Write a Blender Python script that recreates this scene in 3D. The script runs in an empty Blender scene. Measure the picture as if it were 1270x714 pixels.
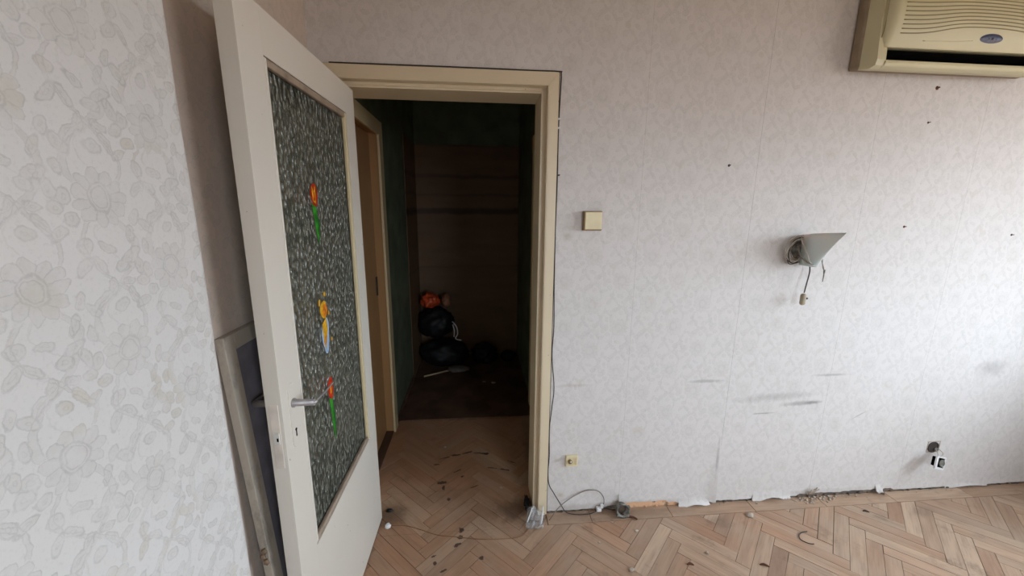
import bpy, bmesh, math, random
from mathutils import Vector, Matrix, noise
random.seed(7)
PI = math.pi
SC = bpy.context.scene
COL = SC.collection

# ------------------------------------------------------------------ camera
cam_d = bpy.data.cameras.new('camera'); cam = bpy.data.objects.new('camera', cam_d); COL.objects.link(cam)
cam_d.sensor_fit = 'HORIZONTAL'; cam_d.sensor_width = 36.0; cam_d.lens = 478.18*36/1270
cam_d.clip_start = 0.02; cam_d.clip_end = 200
r_ = Vector((0.99597156, -0.08930855, 0.00803933)); u_ = Vector((0.01008718, 0.20067421, 0.9796061)); f_ = Vector((0.08910049, 0.97557872, -0.20076668))
M = Matrix((( r_.x, u_.x, -f_.x, 0.0), (r_.y, u_.y, -f_.y, -1.6866), (r_.z, u_.z, -f_.z, 1.528), (0, 0, 0, 1)))
cam.matrix_world = M
SC.camera = cam

# ------------------------------------------------------------------ world and light
SC.view_settings.view_transform = 'Standard'; SC.view_settings.look = 'None'
SC.view_settings.gamma = 1.0; SC.view_settings.exposure = 0.93; SC.view_settings.use_curve_mapping = False
w = bpy.data.worlds.new('sky'); SC.world = w; w.use_nodes = True
nt = w.node_tree; nt.nodes.clear()
wo = nt.nodes.new('ShaderNodeOutputWorld'); bg = nt.nodes.new('ShaderNodeBackground'); bg.inputs['Strength'].default_value = 7.6
tc = nt.nodes.new('ShaderNodeTexCoord'); sx = nt.nodes.new('ShaderNodeSeparateXYZ'); mr = nt.nodes.new('ShaderNodeMapRange')
mr.inputs['From Min'].default_value = -0.12; mr.inputs['From Max'].default_value = 0.12
cr = nt.nodes.new('ShaderNodeValToRGB')
cr.color_ramp.elements[0].color = (0.20, 0.15, 0.11, 1); cr.color_ramp.elements[1].color = (0.765, 0.885, 1.0, 1)
nt.links.new(tc.outputs['Generated'], sx.inputs[0]); nt.links.new(sx.outputs['Z'], mr.inputs['Value'])
nt.links.new(mr.outputs[0], cr.inputs[0]); nt.links.new(cr.outputs[0], bg.inputs[0]); nt.links.new(bg.outputs[0], wo.inputs[0])

XR = 3.45; YB = -3.7; ZC = 2.55            # right wall, wall behind the camera, ceiling
WY0, WY1, WZ0, WZ1 = -2.55, -0.55, 0.85, 2.30   # window in the right wall
ld = bpy.data.lights.new('window_daylight', 'AREA'); ld.shape = 'RECTANGLE'; ld.size = WY1-WY0; ld.size_y = WZ1-WZ0
ld.cycles.is_portal = True
lo = bpy.data.objects.new('window_daylight', ld); COL.objects.link(lo); lo.location = (XR+0.1, (WY0+WY1)/2, (WZ0+WZ1)/2)
lo.rotation_euler = Vector((-1, 0, 0)).to_track_quat('-Z', 'Z').to_euler()
FX0, FX1, FZ0, FZ1 = 0.95, 1.95, 0.90, 2.25     # unseen window added behind the camera, sized to light the hall floor
ld2 = bpy.data.lights.new('added_rear_daylight', 'AREA'); ld2.shape = 'RECTANGLE'; ld2.size = FX1-FX0; ld2.size_y = FZ1-FZ0; ld2.cycles.is_portal = True
lo2 = bpy.data.objects.new('added_rear_daylight', ld2); COL.objects.link(lo2); lo2.location = ((FX0+FX1)/2, YB-.1, (FZ0+FZ1)/2)
lo2.rotation_euler = Vector((0, 1, 0)).to_track_quat('-Z', 'Z').to_euler()

# ------------------------------------------------------------------ node helper
class N:
    def __init__(s, name):
        s.m = bpy.data.materials.new(name); s.m.use_nodes = True; s.t = s.m.node_tree
        s.b = s.t.nodes['Principled BSDF']; s.o = s.t.nodes['Material Output']
    def new(s, t): return s.t.nodes.new(t)
    def L(s, a, b): s.t.links.new(a, b)
    def put(s, v, sock):
        if hasattr(v, 'is_output') or hasattr(v, 'links'): s.L(v, sock)
        else: sock.default_value = v
    def math(s, op, a, b=0.0, c=0.0, clamp=False):
        n = s.new('ShaderNodeMath'); n.operation = op; n.use_clamp = clamp
        s.put(a, n.inputs[0]); s.put(b, n.inputs[1])
        if len(n.inputs) > 2: s.put(c, n.inputs[2])
        return n.outputs[0]
    def step(s, v, a, b):      # 0 at a, 1 at b
        n = s.new('ShaderNodeMapRange'); n.interpolation_type = 'SMOOTHSTEP'
        s.put(v, n.inputs['Value']); n.inputs['From Min'].default_value = a; n.inputs['From Max'].default_value = b
        if a > b:
            n.inputs['From Min'].default_value = b; n.inputs['From Max'].default_value = a
            n.inputs['To Min'].default_value = 1; n.inputs['To Max'].default_value = 0
        return n.outputs[0]
    def pos(s):
        g = s.new('ShaderNodeNewGeometry'); return g.outputs['Position']
    def sep(s, v):
        n = s.new('ShaderNodeSeparateXYZ'); s.L(v, n.inputs[0]); return n.outputs
    def comb(s, x, y, z=0.0):
        n = s.new('ShaderNodeCombineXYZ'); s.put(x, n.inputs[0]); s.put(y, n.inputs[1]); s.put(z, n.inputs[2]); return n.outputs[0]
    def noise(s, v, scale, detail=3, rough=0.5, color=False):
        n = s.new('ShaderNodeTexNoise'); s.put(v, n.inputs['Vector']); n.inputs['Scale'].default_value = scale
        n.inputs['Detail'].default_value = detail; n.inputs['Roughness'].default_value = rough
        return n.outputs['Color' if color else 'Fac']
    def mapv(s, v, loc=(0, 0, 0), rot=0.0, scale=(1, 1, 1), typ='POINT'):
        n = s.new('ShaderNodeMapping'); n.vector_type = typ; s.L(v, n.inputs[0])
        n.inputs['Location'].default_value = loc; n.inputs['Rotation'].default_value = (0, 0, rot); n.inputs['Scale'].default_value = scale
        return n.outputs[0]
    def length(s, v):
        n = s.new('ShaderNodeVectorMath'); n.operation = 'LENGTH'; s.L(v, n.inputs[0]); return n.outputs['Value']
    def mix(s, f, a, b, typ='MIX'):
        n = s.new('ShaderNodeMix'); n.data_type = 'RGBA'; n.blend_type = typ
        s.put(f, n.inputs[0]); s.put(a, n.inputs[6]); s.put(b, n.inputs[7]); return n.outputs[2]
    def ell(s, v, x, y, rx, ry, rot=0.0):     # length in ellipse units of 2D point v
        return s.length(s.mapv(v, (x, y, 0), rot, (rx, ry, 1), 'TEXTURE'))
    def bump(s, h, strength=0.3, dist=0.001):
        n = s.new('ShaderNodeBump'); n.inputs['Strength'].default_value = strength; n.inputs['Distance'].default_value = dist
        s.L(h, n.inputs['Height']); s.L(n.outputs[0], s.b.inputs['Normal'])
    def fin(s, color=None, rough=None, metal=None):
        if color is not None: s.put(color, s.b.inputs['Base Color'])
        if rough is not None: s.put(rough, s.b.inputs['Roughness'])
        if metal is not None: s.b.inputs['Metallic'].default_value = metal
        return s.m

def c4(r, g, b):  # from sRGB 0-255 to linear
    f = lambda c: (c/12.92 if c <= 0.04045 else ((c+0.055)/1.055)**2.4)
    return (f(r/255), f(g/255), f(b/255), 1.0)

def plain(name, col, rough=0.5, metal=0.0, var=0.12, scale=18, bump=0.1, dist=0.0008):
    n = N(name); p = n.pos(); k = n.noise(p, scale, 4)
    d = tuple(c*(1-var*1.6) for c in col[:3])+(1,); l = tuple(min(1, c*(1+var)) for c in col[:3])+(1,)
    c = n.mix(n.step(k, 0.25, 0.75), d, l)
    if bump: n.bump(n.noise(p, scale*6, 3), bump, dist)
    return n.fin(c, rough, metal)

# wallpaper: faint damask of rosettes, wavy stems, buds and leaves printed on embossed paper
def wallpaper(name, axis, a0, z0, W, H, gain, marks=()):
    n = N(name); p = n.pos(); x, y, z = n.sep(p)
    a = x if axis == 0 else y
    hw = W/2
    dn = n.sep(n.noise(p, 24, 5, .62, color=True))
    a1 = n.math('ADD', n.math('SUBTRACT', a, a0), n.math('MULTIPLY', n.math('SUBTRACT', dn[0], .5), .026))
    z1 = n.math('ADD', n.math('SUBTRACT', z, z0), n.math('MULTIPLY', n.math('SUBTRACT', dn[1], .5), .026))
    ia = n.math('FLOOR', n.math('DIVIDE', a1, hw))
    la = n.math('SUBTRACT', a1, n.math('MULTIPLY', ia, hw))
    odd = n.math('MODULO', n.math('ABSOLUTE', ia), 2.0)
    lz = n.math('WRAP', n.math('ADD', z1, n.math('MULTIPLY', odd, H/2)), H, 0.0)
    v = n.comb(la, lz)
    cx, cz = hw/2, H/2
    rv = n.mapv(v, (-cx, -cz, 0)); rx, rz, _ = n.sep(rv)
    r = n.length(rv); th = n.math('ARCTAN2', rz, rx)
    pet = n.math('ABSOLUTE', n.math('COSINE', n.math('MULTIPLY', th, 5.5)))
    R = n.math('ADD', n.math('MULTIPLY', pet, .009), .0345)
    d1 = n.math('SUBTRACT', r, R)                       # signed distance to the petal outline
    petf = n.step(d1, 0.0006, -0.0006)
    peto = n.step(n.math('ABSOLUTE', d1), .0016, .0002)
    gap = n.math('MULTIPLY', n.step(pet, .28, .05), n.math('MULTIPLY', n.step(r, .019, .022), petf))
    r2 = n.ell(v, cx, cz, .018, .0205, .3)
    ring = n.step(n.math('ABSOLUTE', n.math('SUBTRACT', r2, 1.0)), .14, .03)
    ring2 = n.step(n.math('ABSOLUTE', n.math('SUBTRACT', r2, .74)), .09, .02)
    core = n.step(r2, 1.0, .93)
    # leaves and buds as ellipses
    E = [(.012, .018, .014, .0065, .9), (.034, .020, .0125, .006, 2.2), (.088, .030, .015, .007, .5), (.100, .012, .012, .007, 1.9),
         (.070, .014, .0095, .0075, 0), (.052, .044, .011, .0055, 2.7), (.020, .050, .0085, .0085, 0), (.094, .062, .012, .0055, 1.2),
         (.014, .192, .013, .0065, 2.4), (.032, .206, .0145, .0065, .7), (.060, .192, .0085, .008, 0), (.082, .200, .0135, .006, 2.0),
         (.100, .186, .012, .006, .4), (.048, .222, .011, .0055, 1.4), (.104, .222, .0095, .0085, 0), (.004, .160, .010, .0055, 1.7),
         (.108, .090, .010, .0055, 1.3), (.010, .086, .009, .0075, 0), (.076, .224, .010, .005, 2.9), (.004, .120, .007, .010, .2)]
    sx_ = hw/.1125; sz_ = H/.236
    acc = None
    for (ex, ez, ra, rb, ro) in E:
        ex, ez = ex*sx_, ez*sz_; ra *= 1.22; rb *= 1.18
        cand = [(ex, ez)]
        for dx, dz in ((-hw, H/2), (hw, H/2), (-hw, -H/2), (hw, -H/2), (0, H), (0, -H)):
            q = (ex+dx, ez+dz)
            if -ra < q[0] < hw+ra and -ra < q[1] < H+ra: cand.append(q)
        for q in cand:
            e = n.ell(v, q[0], q[1], ra, rb, ro)
            acc = e if acc is None else n.math('MINIMUM', acc, e)
    lf = n.step(acc, 1.03, .95); lo_ = n.step(n.math('ABSOLUTE', n.math('SUBTRACT', acc, 1.0)), .2, .04)
    lv = n.step(n.math('ABSOLUTE', n.math('SUBTRACT', acc, .30)), .12, .02)
    def stem(c, A, ph, wd, k=1):
        s_ = n.math('SINE', n.math('MULTIPLY_ADD', lz, 2*PI*k/H, ph))
        d = n.math('ABSOLUTE', n.math('SUBTRACT', la, n.math('MULTIPLY_ADD', s_, A, c)))
        return n.step(d, wd, wd*.7), n.step(n.math('ABSOLUTE', n.math('SUBTRACT', d, wd)), .0014, .0002)
    s1, o1 = stem(cx, .042, 0.4, .0060); s2, o2 = stem(cx, .040, 3.4, .0032); s3, o3 = stem(cx, .020, 1.2, .0016, 2)
    inside = n.step(d1, .004, .0005)
    sf = n.math('MAXIMUM', s1, n.math('MAXIMUM', s2, s3)); so = n.math('MAXIMUM', o1, o2)
    bgf = n.math('MULTIPLY', n.math('MAXIMUM', sf, lf), n.math('SUBTRACT', 1.0, inside))
    bgo = n.math('MULTIPLY', n.math('MAXIMUM', n.math('MAXIMUM', so, lo_), n.math('MULTIPLY', lv, .6)), n.math('SUBTRACT', 1.0, inside))
    fill = n.math('MAXIMUM', n.math('MAXIMUM', petf, bgf), core)
    line = n.math('MAXIMUM', n.math('MAXIMUM', n.math('MAXIMUM', peto, gap), n.math('MAXIMUM', ring, ring2)), bgo)
    patch = n.math('ADD', n.math('MULTIPLY', n.noise(p, 30, 5, .75), 2.6), -.65, clamp=True)
    speck = n.noise(p, 150, 3, .7)
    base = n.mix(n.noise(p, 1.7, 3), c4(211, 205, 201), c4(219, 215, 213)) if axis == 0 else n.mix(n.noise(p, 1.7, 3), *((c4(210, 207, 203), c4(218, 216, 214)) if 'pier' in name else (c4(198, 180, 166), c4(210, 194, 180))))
    pf = n.math('MULTIPLY', fill, n.math('MULTIPLY', patch, .42*gain))
    c = n.mix(pf, base, c4(176, 172, 164))
    c = n.mix(n.math('MULTIPLY', line, n.math('MULTIPLY', patch, .50*gain)), c, c4(142, 139, 138))
    tan_ = n.math('MULTIPLY', n.math('MULTIPLY', fill, n.step(n.noise(p, 12, 1), .60, .72)), .35*gain)
    c = n.mix(tan_, c, c4(192, 180, 152))
    c = n.mix(n.math('MULTIPLY', n.step(speck, .50, .75), .22), c, c4(170, 164, 160))
    for (mx, mz, rx_, rz_, ro, op, colr) in marks:           # scuffs and dirt, also painted shade of a seam fold and hanging socket
        pv = n.comb(a, z)
        e = n.math('ADD', n.ell(pv, mx, mz, rx_, rz_, ro), n.math('MULTIPLY', n.math('SUBTRACT', n.noise(p, 26, 4, .7), .5), 1.1))
        c = n.mix(n.math('MULTIPLY', n.step(e, 1.05, .15), op), c, colr)
    relief = n.math('ADD', n.math('MULTIPLY', fill, .4), n.math('ADD', n.math('MULTIPLY', line, -.25), n.math('MULTIPLY', speck, .5)))
    und = n.math('ADD', relief, n.math('MULTIPLY', n.noise(p, 7, 3), 2.2))
    n.bump(und, .28, .0010)
    return n.fin(c, .75)

gy = c4(95, 92, 92); br = c4(140, 120, 105)
MK = [(1.66, .560, .13, .018, .04, .42, gy), (1.72, .562, .07, .010, .05, .38, c4(80, 76, 76)), (1.46, .512, .09, .006, .02, .45, gy), (1.50, .60, .28, .03, .05, .25, gy),
      (1.12, .700, .12, .012, 0, .35, gy), (1.80, .712, .13, .010, 0, .35, gy), (.46, .700, .12, .012, 0, .22, br), (2.72, .72, .12, .06, 0, .28, gy),
      (1.235, .27, .010, .13, 0, .35, gy), (2.36, .17, .10, .018, .75, .25, c4(120, 105, 98)), (.39, .30, .05, .012, .3, .25, br), (.41, .10, .025, .018, 0, .35, c4(165, 140, 100)),  # starts with painted shade: the seam fold, then the hanging socket's shadow
      (.48, .02, .14, .035, 0, .35, c4(140, 125, 115)), (.80, .03, .5, .02, 0, .30, c4(150, 135, 125)), (.40, 1.41, .03, .025, 0, .25, c4(170, 150, 110)),
      (2.00, .48, .06, .006, .5, .3, gy), (1.54, 1.28, .002, .05, .1, .3, gy), (1.9, .03, .6, .02, 0, .22, c4(150, 140, 130))]
M_WP = wallpaper('wallpaper_back', 0, 1.195-.1338/2, 1.655-.1115, .2675, .223, .40, MK)
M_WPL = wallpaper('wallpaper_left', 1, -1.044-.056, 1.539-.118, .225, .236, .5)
M_WPP = wallpaper('wallpaper_pier', 1, -1.044-.056, 1.539-.118, .225, .236, .62)
n = N('bare_plaster'); p = n.pos(); z = n.sep(p)[2]; x = n.sep(p)[0]
k = n.step(n.noise(p, 9, 4, .6), .42, .56)
c = n.mix(k, c4(128, 112, 100), c4(92, 84, 78))
orr = n.math('MULTIPLY', n.step(n.math('ABSOLUTE', n.math('SUBTRACT', x, .90)), .22, .12), n.step(n.noise(p, 30, 3), .30, .45))
c = n.mix(orr, c, c4(222, 176, 138)); n.bump(n.noise(p, 60, 5), .8, .004)
M_PLAST = n.fin(c, .9)

def cream(name, col, dirt=.35, ds=5.0):
    n = N(name); p = n.pos()
    k = n.noise(p, 2.2, 3); c = n.mix(k, col, tuple(v*.90 for v in col[:3])+(1,))
    g = n.step(n.noise(p, ds, 6, .7), .60, .78) if ds < 12 else n.step(n.noise(n.mapv(p, scale=(1, 1, .5)), ds, 6, .75), .46, .68)
    c = n.mix(n.math('MULTIPLY', g, dirt), c, tuple(v*.55 for v in col[:3])+(1,))
    sp = n.step(n.noise(p, 60, 2), .76, .80); c = n.mix(n.math('MULTIPLY', sp, .6), c, c4(70, 55, 42))
    st = n.noise(n.mapv(p, scale=(60, 60, 2.5)), 1.0, 3); n.bump(st, .15, .0008)
    return n.fin(c, .38)
M_DOOR = cream('door_paint', c4(224, 217, 205), .10)
M_CASE = cream('casing_paint', c4(224, 208, 178), .22)
M_BEAD = cream('bead_paint', c4(170, 152, 134), .9, 16)
M_HCASE = cream('hall_casing_paint', c4(220, 202, 162), .35)
M_BDOOR = cream('brown_door_paint', c4(176, 136, 92), .35)
M_OLDW = cream('old_sash_paint', c4(178, 168, 154), .9, 14)
M_BOARD = plain('grey_board', c4(118, 112, 118), .8)
M_METAL = plain('grey_metal', c4(176, 172, 172), .42, .5, .12, 40)
M_STEEL = plain('latch_steel', c4(220, 218, 212), .45, .4)
M_BLACK = plain('black_hollow', c4(4, 4, 4), 1.0)  # near black, standing in for shade inside the outlet, keyholes and wall box
M_BLACK.node_tree.nodes['Principled BSDF'].inputs['Specular IOR Level'].default_value = 0.05
M_GREEN = plain('green_wall_paint', c4(104, 114, 94), .6, 0, .2, 6, .3)
M_HFLOOR = plain('hall_linoleum', c4(96, 70, 54), .7, 0, .3, 5, .2)
M_CEIL = plain('ceiling_white', c4(188, 172, 152), .9, 0, .04, 3, .1)
M_SUB = plain('subfloor_dark', c4(46, 34, 26), .9)
M_AC = plain('aged_cream_plastic', c4(210, 204, 168), .42, 0, .04, 3, 0)
M_ACD = plain('aged_tan_plastic', c4(150, 134, 112), .55, 0, .12, 20, 0)
M_ACG = plain('louvre_groove', c4(140, 130, 98), .6, 0, .05, 5, 0)
M_BLUE = plain('emblem_blue', c4(62, 70, 98), .35, .2, .15, 120, 0)
M_EMB2 = plain('emblem_dark', c4(16, 16, 28), .4, 0, .1, 50, 0)
M_SWITCH = plain('ivory_plastic', c4(222, 208, 168), .4, 0, .04, 20, 0)
M_IVD = plain('ivory_dark_plastic', c4(150, 122, 88), .5, 0, .1, 20, 0)
M_WHITEP = plain('white_plastic', c4(226, 226, 226), .4, 0, .04, 20, 0)
M_CABLE = plain('grey_cable', c4(128, 118, 108), .6, 0, .12, 60, 0)
M_CABD = plain('dark_cable', c4(62, 54, 48), .6, 0, .12, 60, 0)
M_CABW = plain('off_white_cable', c4(186, 176, 160), .5, 0, .1, 60, 0)
M_BAG = plain('black_bag_plastic', c4(14, 15, 19), .6, 0, .3, 14, .4, .004)
M_ORG = plain('orange_plastic', c4(214, 84, 44), .4, 0, .2, 14, .4, .003)
M_STICK = plain('pale_wood_stick', c4(205, 180, 140), .6)
M_CRUMB = plain('plaster_crumb', c4(186, 172, 156), .9, 0, .2, 60, .6)
M_LEAF = plain('sticker_green', c4(60, 150, 46), .35, 0, .3, 60, 0)
M_DLEAF = plain('sticker_dark_green', c4(26, 96, 44), .35, 0, .2, 60, 0)
M_RED = plain('sticker_red', c4(204, 56, 26), .35, 0, .35, 90, 0)
M_DRED = plain('sticker_dark_red', c4(168, 40, 22), .35, 0, .3, 90, 0)
M_YEL = plain('sticker_yellow', c4(236, 176, 44), .35, 0, .25, 90, 0)
M_SKY = plain('sticker_blue', c4(168, 194, 226), .35, 0, .12, 60, 0)
M_RUST = plain('rust_brown', c4(98, 56, 36), .8, 0, .3, 80, 0)
M_ZINC = plain('old_zinc', c4(134, 132, 124), .5, .6, .35, 60, .3)

# brown boarding at the end of the hall, with old shelf marks
n = N('brown_board'); p = n.pos(); x, y, z = n.sep(p)
c = n.mix(n.noise(n.mapv(p, scale=(3, 3, 14)), 1, 4), c4(128, 98, 70), c4(102, 76, 54))
for zz, wd, op in ((1.50, .045, .75), (1.83, .03, .35), (1.66, .02, .25), (.95, .02, .2)):
    d = n.math('ABSOLUTE', n.math('SUBTRACT', z, n.math('ADD', zz, n.math('MULTIPLY', n.math('SUBTRACT', n.noise(p, 6, 3), .5), .05))))
    c = n.mix(n.math('MULTIPLY', n.step(d, wd, wd*.2), op), c, c4(52, 36, 30))
M_BROWN = n.fin(c, .6)

# patterned cathedral glass
n = N('patterned_glass'); p = n.pos()
vo = n.new('ShaderNodeTexVoronoi'); vo.feature = 'SMOOTH_F1'; vo.inputs['Scale'].default_value = 74; vo.inputs['Smoothness'].default_value = .35
n.L(n.mapv(p, scale=(1, 1, .62)), vo.inputs['Vector'])
h = n.math('ADD', vo.outputs['Distance'], n.math('MULTIPLY', n.noise(p, 90, 2), .35)); n.bump(h, 1.0, .014)
n.b.inputs['Transmission Weight'].default_value = .45; n.b.inputs['IOR'].default_value = 1.5
n.b.inputs['Specular IOR Level'].default_value = .7
M_GLASS = n.fin(n.mix(n.step(vo.outputs['Distance'], .15, .65), c4(160, 160, 146), c4(98, 101, 92)), .10)
n = N('clear_film'); n.b.inputs['Transmission Weight'].default_value = .85; n.b.inputs['IOR'].default_value = 1.25
n.bump(n.noise(n.pos(), 90, 3), .9, .004); M_FILM = n.fin((.9, .92, .95, 1), .12)
n = N('frosted_shade'); n.b.inputs['Transmission Weight'].default_value = .25; n.b.inputs['Subsurface Weight'].default_value = .3
M_SHADE = n.fin(c4(222, 223, 219), .45)

# oak parquet: grain along each block's own length, tone set per block
n = N('parquet_oak'); p = n.pos(); x, y, z = n.sep(p)
uv = n.new('ShaderNodeUVMap'); uv.uv_map = 'UVMap'
at_ = n.new('ShaderNodeAttribute'); at_.attribute_name = 'tone'
at2 = n.new('ShaderNodeAttribute'); at2.attribute_name = 'warm'
g1 = n.noise(n.mapv(uv.outputs[0], scale=(7, 120, 1)), 1.0, 5, .6)
g2 = n.noise(n.mapv(uv.outputs[0], scale=(3, 22, 1)), 1.0, 3, .6)
c = n.mix(at_.outputs['Fac'], c4(150, 121, 100), c4(206, 181, 156))
c = n.mix(n.math('MULTIPLY', at2.outputs['Fac'], .55), c, c4(182, 128, 92))
c = n.mix(n.math('MULTIPLY', n.step(g2, .4, .7), .30), c, c4(120, 88, 64))
c = n.mix(n.math('MULTIPLY', n.step(g1, .45, .75), .30), c, c4(96, 68, 50))
dust = n.step(n.noise(p, 3.4, 5, .6), .42, .68)
c = n.mix(n.math('MULTIPLY', dust, .34), c, c4(176, 160, 142))
grime = n.step(n.noise(p, 5.2, 6, .7), .56, .72)
c = n.mix(n.math('MULTIPLY', grime, .48), c, c4(84, 64, 52))
vis = n.comb(x, y)
hall = n.step(y, -.35, .75)                                   # paler warm tone into the hall, painted to lift its dim light
c = n.mix(n.math('MULTIPLY', hall, .40), c, c4(178, 134, 104))
soft = [(.18, .03, .14, .10, 0, .65, c4(70, 52, 42)), (-.44, .05, .10, .10, 0, .6, c4(72, 58, 48)), (.70, -.04, .55, .05, 0, .35, c4(88, 68, 54)), (.02, .03, .2, .12, 0, .3, c4(80, 66, 50)),
        (-.20, .16, .22, .10, 0, .3, c4(90, 72, 54)), (1.2, -.13, .08, .05, .2, .35, c4(100, 80, 68)), (2.3, -.15, .1, .04, .2, .35, c4(110, 92, 80)), (.35, .5, .08, .45, 0, .5, c4(66, 48, 38)), (0, .94, .5, .02, 0, .3, c4(64, 46, 36))]
for (mx, mz, rx_, rz_, ro, op, colr) in soft:
    e = n.math('ADD', n.ell(vis, mx, mz, rx_, rz_, ro), n.math('MULTIPLY', n.math('SUBTRACT', n.noise(p, 14, 4, .7), .5), 1.2))
    c = n.mix(n.math('MULTIPLY', n.step(e, 1.1, .2), op), c, colr)
dk = c4(38, 22, 17)
spots = [(-.150, .514, .045, .010, .1), (-.075, .535, .045, .009, .35), (.02, .519, .055, .009, -.15), (.045, .512, .016, .014, 0), (-.213, .268, .034, .015, .1), (-.200, .225, .010, .026, 0),
         (-.167, .134, .013, .014, 0), (-.090, -.074, .014, .018, 0), (-.093, -.117, .014, .013, 0), (-.105, -.158, .024, .009, .6), (.005, -.235, .013, .011, 0), (.075, .372, .035, .006, -.2), (.15, .35, .035, .007, -.3),
         (-.13, .36, .03, .006, .5), (-.10, .31, .012, .007, .3), (-.21, .49, .04, .005, .3), (-.03, .22, .03, .005, .5), (-.21, -.21, .014, .006, .4), (-.20, -.245, .009, .012, 0), (-.16, -.285, .02, .006, .5), (-.26, .43, .02, .006, 0), (.2, .42, .03, .005, -.6)]
for (mx, mz, rx_, rz_, ro) in spots:
    e = n.math('ADD', n.ell(vis, mx, mz, rx_, rz_, ro), n.math('MULTIPLY', n.math('SUBTRACT', n.noise(p, 48, 4, .7), .5), 2.6))
    c = n.mix(n.math('MULTIPLY', n.step(e, 1.0, .6), .85), c, dk)
n.bump(n.math('ADD', g1, n.noise(p, 25, 3)), .25, .0008)
M_PARQ = n.fin(c, n.math('MULTIPLY_ADD', n.noise(p, 12, 3), .25, .42))

# ------------------------------------------------------------------ mesh helpers
def link(name, bm, mat, parent=None, smooth=False):
    me = bpy.data.meshes.new(name)
    bmesh.ops.recalc_face_normals(bm, faces=bm.faces)
    bm.to_mesh(me); bm.free()
    for m_ in (mat if isinstance(mat, (list, tuple)) else [mat]): me.materials.append(m_)
    if smooth:
        for p_ in me.polygons: p_.use_smooth = True
    o = bpy.data.objects.new(name, me); COL.objects.link(o)
    if parent is not None:
        o.parent = parent
        o.matrix_parent_inverse = parent_world(parent).inverted()
    return o
def parent_world(o):
    m_ = Matrix.Translation(o.location) @ o.rotation_euler.to_matrix().to_4x4()
    return parent_world(o.parent) @ o.matrix_parent_inverse @ m_ if o.parent else m_
def tag(o, label=None, cat=None, group=None, kind=None):
    if label: o['label'] = label
    if cat: o['category'] = cat
    if group: o['group'] = group
    if kind: o['kind'] = kind
    return o
def empty(name, loc, label, cat, group=None, kind=None):
    o = bpy.data.objects.new(name, None); COL.objects.link(o); o.location = loc; o.empty_display_size = .05
    return tag(o, label, cat, group, kind)
def box(bm, x0, x1, y0, y1, z0, z1, bev=0.0, seg=2):
    t = bmesh.new(); bmesh.ops.create_cube(t, size=1)
    bmesh.ops.scale(t, vec=(x1-x0, y1-y0, z1-z0), verts=t.verts); bmesh.ops.translate(t, vec=((x0+x1)/2, (y0+y1)/2, (z0+z1)/2), verts=t.verts)
    if bev: bmesh.ops.bevel(t, geom=t.edges[:], offset=bev, segments=seg, profile=.5, affect='EDGES')
    join(bm, t)
def join(bm, t, mtx=None):
    if mtx is not None: bmesh.ops.transform(t, matrix=mtx, verts=t.verts)
    mp = {v: bm.verts.new(v.co) for v in t.verts}
    for f in t.faces:
        try:
            g = bm.faces.new([mp[v] for v in f.verts]); g.material_index = f.material_index; g.smooth = f.smooth
        except ValueError: pass
    t.free()
def prism(bm, pts, vec, mi=0):      # polygon (3D points) extruded by vec
    vec = Vector(vec); a = [bm.verts.new(p_) for p_ in pts]; b = [bm.verts.new(Vector(p_)+vec) for p_ in pts]
    k = len(pts); fs = [bm.faces.new(a), bm.faces.new(b[::-1])]
    for i in range(k): fs.append(bm.faces.new((a[i], b[i], b[(i+1) % k], a[(i+1) % k])))
    for f in fs: f.material_index = mi
def smooth_path(pts, sub=6):
    P = [Vector(p_) for p_ in pts]; out = []
    for i in range(len(P)-1):
        p0 = P[max(i-1, 0)]; p1 = P[i]; p2 = P[i+1]; p3 = P[min(i+2, len(P)-1)]
        for k in range(sub):
            t = k/sub
            out.append(.5*((2*p1)+(-p0+p2)*t+(2*p0-5*p1+4*p2-p3)*t*t+(-p0+3*p1-3*p2+p3)*t**3))
    out.append(P[-1]); return out
def tube(bm, pts, r, seg=7, sub=6, closed=False):
    P = smooth_path(pts, sub) if sub else [Vector(p_) for p_ in pts]
    k = len(P); rings = []; up = Vector((0, 0, 1)); prev = None
    for i, p_ in enumerate(P):
        d = (P[min(i+1, k-1)]-P[max(i-1, 0)])
        if d.length < 1e-7: d = Vector((0, 0, 1))
        d.normalize()
        if prev is None: a = d.cross(up if abs(d.z) < .9 else Vector((1, 0, 0))).normalized()
        else: a = (prev-d*prev.dot(d)).normalized()
        prev = a; b = d.cross(a); rr = r(i/(k-1)) if callable(r) else r
        rings.append([bm.verts.new(p_+a*math.cos(2*PI*j/seg)*rr+b*math.sin(2*PI*j/seg)*rr) for j in range(seg)])
    for i in range(k-1):
        for j in range(seg):
            f = bm.faces.new((rings[i][j], rings[i][(j+1) % seg], rings[i+1][(j+1) % seg], rings[i+1][j])); f.smooth = True
    bm.faces.new(rings[0][::-1]); bm.faces.new(rings[-1])
def lathe(bm, prof, seg=24, mtx=None):     # prof: (r, z)
    t = bmesh.new(); rings = []
    for (r, z) in prof:
        rings.append([t.verts.new((max(r, 1e-5)*math.cos(2*PI*j/seg), max(r, 1e-5)*math.sin(2*PI*j/seg), z)) for j in range(seg)])
    for i in range(len(prof)-1):
        for j in range(seg):
            f = t.faces.new((rings[i][j], rings[i][(j+1) % seg], rings[i+1][(j+1) % seg], rings[i+1][j])); f.smooth = True
    t.faces.new(rings[0][::-1]); t.faces.new(rings[-1])
    join(bm, t, mtx)
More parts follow.
